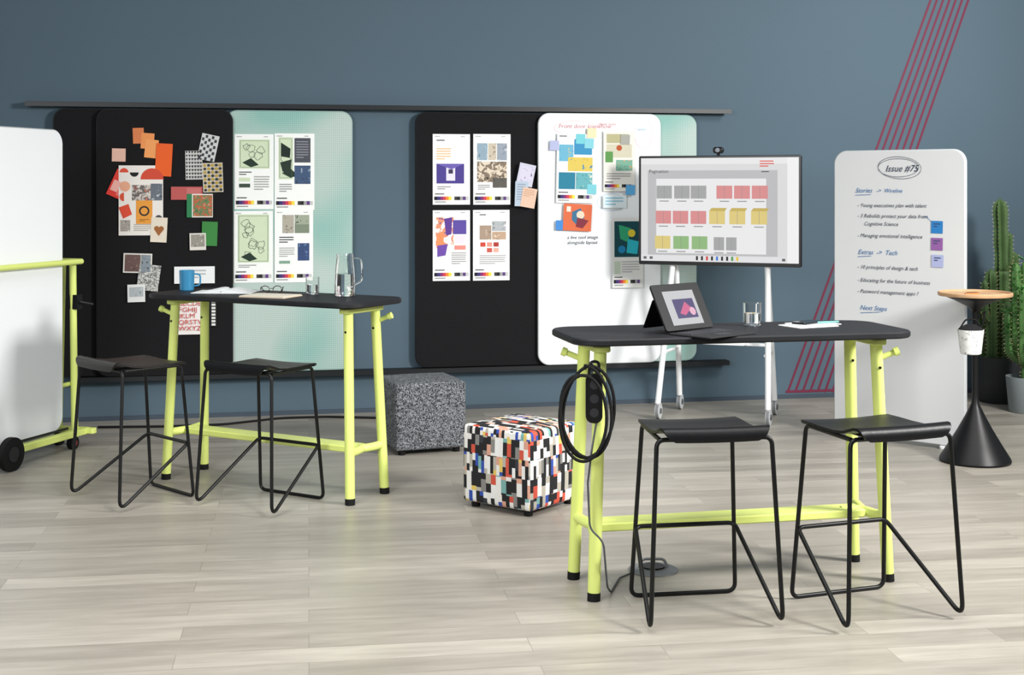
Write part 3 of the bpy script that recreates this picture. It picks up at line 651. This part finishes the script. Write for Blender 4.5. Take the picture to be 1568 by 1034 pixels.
# ---------------------------------------------------------------- cacti and pots
def pot(name, loc, r, h, mat):
    mb = MB(); mb.add(lathe([(0, 0), (r*.82, 0), (r*.86, .01), (r, h-.01), (r, h), (r*.93, h), (r*.91, h-.05), (0, h-.05)], 40), mat)
    mb.add(lathe([(0, h-.045), (r*.92, h-.045)], 40), M('potting_soil', '#2a211b', .95, bump=.8, bs=90))
    return mb.obj(name, loc)
def ribbed(mb, path, r, mat, ribs=6, seg=22, depth=.35):
    path = [Vector(p) for p in path]; pts = fillet(path, .08, 6) if len(path) > 2 else path
    res = []
    for a, b in zip(pts[:-1], pts[1:]):
        n = max(1, int((b-a).length/.03))
        res += [a+(b-a)*i/n for i in range(n)]
    res.append(pts[-1]); n = len(res); vs = []; fs = []; S = ribs*4
    T0 = (res[1]-res[0]).normalized(); N = T0.cross(Vector((0, 1, .3))).normalized()
    tot = sum((b-a).length for a, b in zip(res[:-1], res[1:])); acc = 0
    for i, p in enumerate(res):
        if i: acc += (p-res[i-1]).length
        T = (res[min(n-1, i+1)]-res[max(0, i-1)]).normalized(); N = (N-T*N.dot(T)).normalized(); B = T.cross(N)
        d = tot-acc; k = min(1, math.sqrt(max(.004, 1-(1-min(1, d/(r*1.5)))**2))); rad = r*k*(1+.05*math.sin(i*.9))
        for j in range(S):
            a = 2*math.pi*j/S; q = rad*(1-depth*(.5-.5*math.cos(a*ribs)))
            vs.append(p+N*q*math.cos(a)+B*q*math.sin(a))
    for i in range(n-1):
        for j in range(S): jj = (j+1) % S; fs.append((i*S+j, i*S+jj, (i+1)*S+jj, (i+1)*S+j))
    fs.append(tuple(range((n-1)*S, n*S))); mb.add((vs, fs), mat)
    for i in range(1, n-1, 1):   # spines on the ribs
        T = (res[min(n-1, i+1)]-res[i-1]).normalized()
        for rb in range(ribs):
            v = vs[i*S+rb*4]; o = (v-res[i]).normalized()
            mb.add(([v+T*.004, v-T*.004, v+o*.014+T*random.uniform(-.01, .01)], [(0, 1, 2)]), M('cactus_spine', '#a39a70', .8))
CACT = M('cactus_skin', '#48613a', .6, var=.35, vs=14, spec=.3); CACT2 = M('cactus_skin_bright', '#567f46', .5, var=.25, vs=10)
POTD = M('dark_stoneware', '#2a2d30', .6, var=.1, vs=30); POTL = M('light_stoneware', '#868f91', .6, var=.08, vs=30)
c1 = bpy.data.objects.new('potted_column_cactus', None); sc.collection.objects.link(c1); c1.location = (3.735, 10.50, 0)
o = pot('plant_pot', (0, 0, 0), .18, .35, POTD); o.parent = c1
mb = MB()
ribbed(mb, [(.01, 0, .29), (.015, .0, 1.0), (.0, .0, 1.555)], .053, CACT, 7, depth=.45)
ribbed(mb, [(-.07, -.04, .29), (-.085, -.05, 1.02)], .046, CACT, 6, depth=.45)
ribbed(mb, [(.10, .03, .29), (.115, .02, 1.15)], .042, CACT, 6, depth=.45)
ribbed(mb, [(.03, -.09, .29), (.03, -.10, .78)], .045, CACT, 6)
ribbed(mb, [(-.12, .05, .29), (-.13, .06, .80)], .038, CACT, 6)
ribbed(mb, [(-.08, -.05, .62), (-.135, -.07, .66), (-.14, -.07, .94)], .026, CACT, 5)
ribbed(mb, [(.01, 0, 1.02), (.065, -.01, 1.05), (.07, -.01, 1.30)], .026, CACT, 5)
o = mb.obj('cactus_stems', angle=80, recalc=False); o.parent = c1
c2 = bpy.data.objects.new('potted_candelabra_cactus', None); sc.collection.objects.link(c2); c2.location = (3.77, 10.02, 0)
o = pot('plant_pot', (0, 0, 0), .155, .26, POTL); o.parent = c2
mb = MB()
ribbed(mb, [(0, 0, .2), (0, 0, 1.12)], .05, CACT2, 4)
for x, y, z0, z1 in ((-.09, -.03, .5, 1.09), (.1, .03, .55, 1.0), (-.06, -.08, .4, .90), (.06, -.07, .6, .95), (-.12, .02, .42, .74)):
    ribbed(mb, [(0, 0, z0-.07), (x, y, z0), (x*1.1, y*1.1, z1)], .036, CACT2, 4)
leafm = M('succulent_leaf', '#5b9650', .5, var=.25, vs=9)
stems = ((-.095, -.03, .55, 1.1), (-.063, -.085, .42, .92), (-.13, .02, .42, .76), (0, 0, .3, 1.12), (.1, .03, .55, 1.0))
for i in range(260):   # small succulent leaves growing from the stems
    sx_, sy_, z0, z1 = random.choice(stems); z = random.uniform(z0, z1); a = random.uniform(0, 6.28)
    d = Vector((math.cos(a), math.sin(a), .55)).normalized(); b = Vector((sx_, sy_, z))+Vector((math.cos(a), math.sin(a), 0))*.02
    s_ = Vector((-math.sin(a), math.cos(a), 0)); l = random.uniform(.035, .07)
    mb.add(([b, b+d*l*.5+s_*.014+Vector((0, 0, .004)), b+d*l, b+d*l*.5-s_*.014+Vector((0, 0, .004)), b+d*l*.5-Vector((0, 0, .006))], [(0, 1, 4), (1, 2, 4), (2, 3, 4), (3, 0, 4), (0, 1, 2, 3)]), leafm)
o = mb.obj('cactus_stems', angle=80, recalc=False); o.parent = c2

# ---------------------------------------------------------------- mobile whiteboard at left
MA = math.radians(72)
mb = MB()
mb.add(slab(1.3, 1.87, .03, .09, .005, c=(-.65, 0, 1.065)), M('whiteboard_edge', '#b7bcbd', .4))
mb.add(slab(1.288, 1.858, .004, .085, .001, c=(-.65, -.002, 1.065)), WB)
mb.add(tube([(-1.2, -.05, 1.175), (.12, -.05, 1.175)], .018, 12), LIME)
mb.add(tube(fillet([(.12, -.05, 1.175), (.12, .14, 1.175)], .02), .018, 12), LIME)
mb.add(tube([(.10, .0, 1.175), (.12, .0, .11)], .022, 14), LIME)
mb.add(tube([(.11, .07, 1.175), (.14, .12, .11)], .012, 12), LIME)
mb.add(slab(1.5, .05, .04, .015, .004, 'xy', (-.58, -.06, .085)), LIME)
mb.add(slab(.05, .30, .035, .015, .004, 'xy', (.15, .02, .088)), LIME)
mb.add(tube([(-1.1, -.035, .14), (0.0, -.035, .14)], .008, 8), BLACK)
mb.add(box(.05, .06, .09, (.11, -.015, .92)), BLACK); mb.add(tube([(.11, -.04, .92), (.17, -.10, .90)], .012), BLACK)
mb.add(tube([(.12, .03, .40), (.0, .03, .40)], .014), LIME)
for x, y, rr_, in ((-.62, -.10, .098), (.06, -.03, .04), (.15, .14, .04)):
    mb.add(tube([(x, y-.018, rr_), (x, y+.018, rr_)], rr_, 28), RUB)
    mb.add(tube([(x, y-.022, rr_), (x, y+.022, rr_)], rr_*.45, 20), M('caster_red_hub', '#7a2a2c', .4) if rr_ < .05 else M('caster_black_hub', '#1b1b1e', .4))
    mb.add(tube([(x, y, rr_), (x, y+.04, max(.1, rr_))], .01), BLACK)
mb.obj('mobile_whiteboard', (-2.80, 8.55, 0), (0, 0, MA))

# ---------------------------------------------------------------- things on the left table
LT_ = lambda x, y: loc_on(LT, LTA, x, y)
mb = MB(); MUG = M('teal_blue_ceramic', '#3079a0', .3, var=.05)
mb.add(lathe([(0, .0), (.036, .0), (.04, .004), (.043, .115), (.040, .117), (.037, .112), (.035, .01), (0, .01)], 32), MUG)
mb.add(tube(fillet([(.040, 0, .095), (.075, 0, .092), (.075, 0, .03), (.039, 0, .025)], .025), .005), MUG)
mb.obj('coffee_mug', LT_(-.645, .02), (0, 0, .2))
def open_book(loc, rot, w=.40, d=.25, name='open_magazine', cov='#d6d9d9'):
    mb = MB(); n = 12
    for s in (-1, 1):
        vs = []; fs = []
        for i in range(n+1):
            t = i/n; x = s*t*w/2; z = .004+.022*math.sin(math.pi*min(1, t*1.25)**.6)*(1-t*.65)
            vs += [(x, -d/2, z), (x, d/2, z), (x, -d/2, .001), (x, d/2, .001)]
        for i in range(n):
            a = 4*i; fs += [(a, a+1, a+5, a+4), (a+2, a+6, a+7, a+3), (a, a+4, a+6, a+2), (a+1, a+3, a+7, a+5)]
        fs.append((4*n, 4*n+1, 4*n+3, 4*n+2)); mb.add((vs, fs), P(cov))
    return mb.obj(name, loc, (0, 0, rot))
open_book(LT_(-.36, .03), LTA+.45, .34, .23)
mb = MB(); mb.add(slab(.28, .2, .006, .004, .001, 'xy'), P('#c9b9a4')); mb.add(slab(.272, .194, .004, .003, .001, 'xy', (.0, 0, .0062)), P('#cec8b8')); mb.obj('notebook', LT_(.06, -.09), (0, 0, LTA+.15))
mb = MB(); GF = M('tortoise_frame', '#2b1a14', .3)
for s in (-1, 1):
    mb.add(tube([(s*.034+.024*math.cos(a), 0, .024+.02*math.sin(a)) for a in [2*math.pi*i/16 for i in range(17)]], .0026, 6), GF)
    mb.add(tube([(s*.058, 0, .032), (s*.062, .06, .034), (s*.05, .12, .006)], .0022, 6), GF)
mb.add(tube([(-.01, 0, .03), (.01, 0, .03)], .0022, 6), GF); mb.obj('eyeglasses', LT_(-.06, .06)+Vector((0, 0, .001)), (0, 0, LTA+.6))
def tumbler(loc, r=.036, h=.1, water=.55):
    mb = MB(); mb.add(lathe([(0, 0), (r*.92, 0), (r, .004), (r*1.02, h), (r*.96, h), (r*.93, .012), (0, .010)], 32), GLASS)
    mb.add(lathe([(0, .0108), (r*.925, .0125), (r*.935, h*water), (0, h*water)], 32), M('water', '#ffffff', .0, trans=1, ior=1.33))
    return mb.obj('drinking_glass', loc)
tumbler(LT_(.15, .16), .036, .095)
mb = MB()
mb.add(lathe([(0, 0), (.052, 0), (.056, .006), (.056, .06), (.052, .14), (.044, .215), (.047, .23), (.044, .23), (.041, .215), (.049, .14), (.053, .06), (.053, .012), (0, .010)], 36), GLASS)
mb.add(lathe([(0, .0112), (.0523, .0125), (.0523, .06), (.0495, .12), (0, .12)], 36), M('water', '#ffffff', .0, trans=1, ior=1.33))
mb.add(tube(fillet([(.046, 0, .205), (.092, 0, .20), (.095, 0, .08), (.055, 0, .06)], .03), .005), GLASS)
mb.obj('water_pitcher', LT_(.375, .155), (0, 0, .25))

# ---------------------------------------------------------------- things on the right table
tab = bpy.data.objects.new('tablet_with_keyboard', None); sc.collection.objects.link(tab)
tab.location = gnd(1058, 509, TZ); tab.rotation_euler = (0, 0, math.radians(42))
DK = M('tablet_black', '#0e0f11', .5, spec=.25)
mb = MB(); mb.add(slab(.295, .205, .009, .012, .002, c=(0, 0, .1025)), DK)
lean = math.radians(-27)
o = mb.obj('tablet_body', (0, 0, .012), (lean, 0, 0)); o.parent = tab
mb = MB(); y = -.0012
mb.add(quad(-.095, .022, .095, .172, y-.0004), E('#c4c6c9')); mb.add(quad(-.052, .05, .075, .135, y-.0008), E('#3a2f6e'))
mb.add(([( -.03, y-.001, .072), (.02, y-.001, .122), (.05, y-.001, .092), (0, y-.001, .062)], [(0, 1, 2, 3)]), E('#d0588a')); mb.add(disc(.05, .078, .018, .018, y-.0014), E('#e8b0c8'))
o = mb.obj('tablet_screen', (0, 0, .012), (lean, 0, 0), recalc=False); o.parent = tab
mb = MB(); mb.add(slab(.27, .13, .004, .006, .001, c=(0, 0, -.070)), DK)
o = mb.obj('kickstand', (0, .085, .138), (math.radians(24), 0, 0)); o.parent = tab
mb = MB(); mb.add(slab(.295, .215, .006, .008, .001, 'xy', (0, -.115, 0.001)), M('keyboard_cover', '#16171a', .7))
for r_ in range(5):
    for c_ in range(13): mb.add(box(.0165, .0135, .003, (-.12+c_*.02, -.035-r_*.0175, .0083)), M('key_cap', '#2f3035', .5))
mb.add(box(.09, .05, .0015, (0, -.165, .0073)), M('trackpad', '#232428', .4))
o = mb.obj('keyboard', (0, 0, 0)); o.parent = tab
tumbler(gnd(1152, 499, TZ), .038, .098)
mb = MB(); mb.add(slab(.21, .15, .004, .005, .001, 'xy'), P('#dcdcd8')); mb.add(slab(.20, .14, .004, .005, .001, 'xy', (.04, .02, .0042)), P('#c4c8c8')); mb.obj('notepad', gnd(1238, 499.5, TZ), (0, 0, RTA+.25))
mb = MB(); mb.add(slab(.075, .15, .008, .012, .002, 'xy', seg=6), M('phone_black_glass', '#15171b', .12)); mb.obj('smartphone', gnd(1237, 498, TZ)+Vector((0, 0, .0085)), (0, 0, RTA-1.0))
mb = MB(); mb.add(tube([(-.07, 0, .004), (.07, 0, .004)], .004), M('pen_teal', '#5aa59c', .4)); mb.obj('pen', gnd(1262, 498, TZ)+Vector((0, 0, .0085)), (0, 0, .3))

# ---------------------------------------------------------------- hanging power strip + coiled cable on the right table leg
def at(px, py, Y): return Vector(((px-CX)/F*Y, Y, CH+(HY-py)*Y/F))
ps = bpy.data.objects.new('power_strip_with_cable', None); sc.collection.objects.link(ps)
mb = MB(); c = at(910, 611, 5.415)
mb.add(slab(.066, .195, .035, .028, .006, c=(c.x, c.y, c.z)), BLACK)
for k in (-.055, 0, .055): mb.add(tube([(c.x, c.y-.001, c.z+k), (c.x, c.y+.003, c.z+k)], .018, 18), M('socket_dark', '#232428', .5))
mb.add(tube(fillet([(c.x-.02, c.y+.02, c.z+.09), (c.x-.015, c.y+.02, c.z+.145), (c.x+.02, c.y+.02, c.z+.145), (c.x+.02, c.y+.02, c.z+.09)], .02), .006), BLACK)
o = mb.obj('power_strip'); o.parent = ps
mb = MB(); pts = []
rings = [(898, 634, 43, 73, 5.405, -5), (902, 628, 37, 68, 5.39, 6), (893, 641, 36, 66, 5.38, 0)]
N_ = 40
for k, (x, y_, rx, ry, Yd, tl) in enumerate(rings):
    for i in range(N_):
        a = 2*math.pi*i/N_-math.pi/2
        f_ = i/N_; nx_ = rings[min(k+1, 2)]
        cx_, cy_ = x*(1-f_)+nx_[0]*f_, y_*(1-f_)+nx_[1]*f_
        rx_, ry_ = rx*(1-f_)+nx_[2]*f_, ry*(1-f_)+nx_[3]*f_
        pts.append(at(cx_+rx_*math.cos(a)+tl*math.sin(a), cy_+ry_*math.sin(a), Yd-.01*f_))
mb.add(tube(pts, .0065, 8), RUB)
mb.add(tube(fillet([c+Vector((.01, .015, -.09)), at(906, 690, 5.40), at(900, 740, 5.41), at(903, 810, 5.42), Vector((.36, 5.40, .25)), Vector((.38, 5.47, .05)), Vector((.40, 5.55, .006)), Vector((.45, 5.75, .006)), Vector((.52, 5.84, .006))], .06), .004, 8), M('cable_grey', '#4a4d50', .5))
o = mb.obj('coiled_cable'); o.parent = ps
fd = gnd(1000, 874)
mb = MB(); mb.add(lathe([(0, .0), (.105, .0), (.106, .006), (.09, .014), (0, .016)], 40), M('floor_outlet_metal', '#8b8e90', .35, .6))
mb.add(lathe([(0, .016), (.05, .016), (.05, .022), (0, .022)], 24), BLACK); mb.add(tube(fillet([(-.06, 0, .01), (-.05, 0, .05), (.05, 0, .05), (.06, 0, .01)], .03), .006), M('floor_outlet_metal', '#8b8e90', .35, .6))
mb.obj('floor_power_outlet', fd)
pts = [gnd(150, 656), gnd(250, 655), gnd(340, 652), gnd(430, 642), gnd(500, 640), gnd(590, 642), gnd(640, 640)]
pts = [Vector((p.x, p.y, .008)) for p in pts]
mb = MB(); mb.add(tube(fillet(pts, .3), .008, 8), RUB); mb.obj('floor_cable')

# ---------------------------------------------------------------- lights
def area(name, loc, tgt, sx, sy, e, col=(1, 1, 1), spread=180):
    l = bpy.data.lights.new(name, 'AREA'); l.shape = 'RECTANGLE'; l.size = sx; l.size_y = sy; l.energy = e; l.color = col; l.spread = math.radians(spread)
    o = bpy.data.objects.new(name, l); sc.collection.objects.link(o); o.location = loc
    o.rotation_euler = (Vector(tgt)-Vector(loc)).to_track_quat('-Z', 'Y').to_euler()
    return o
area('studio_softbox_key', (4.9, 4.4, 3.3), (-.4, 8.0, .4), 1.1, 1.1, 265, (1, .985, .96), 125)
area('studio_softbox_overhead', (0, 4.6, 4.4), (0, 5.3, 0), 5, 3, 125, (1, .99, .97), 110)
area('studio_softbox_fill', (-3.2, .6, 2.9), (-.3, 8.5, .5), 2.5, 2, 90, (.97, .99, 1), 100)
area('wall_wash_lamp', (3.9, 8.1, 3.7), (3.5, 11, 1.9), .9, .9, 62, (1, 1, .97), 150)
w = bpy.data.worlds.new('studio_world'); sc.world = w; w.use_nodes = True
bg = w.node_tree.nodes['Background']; bg.inputs[0].default_value = (.90, .95, 1, 1); bg.inputs[1].default_value = .23
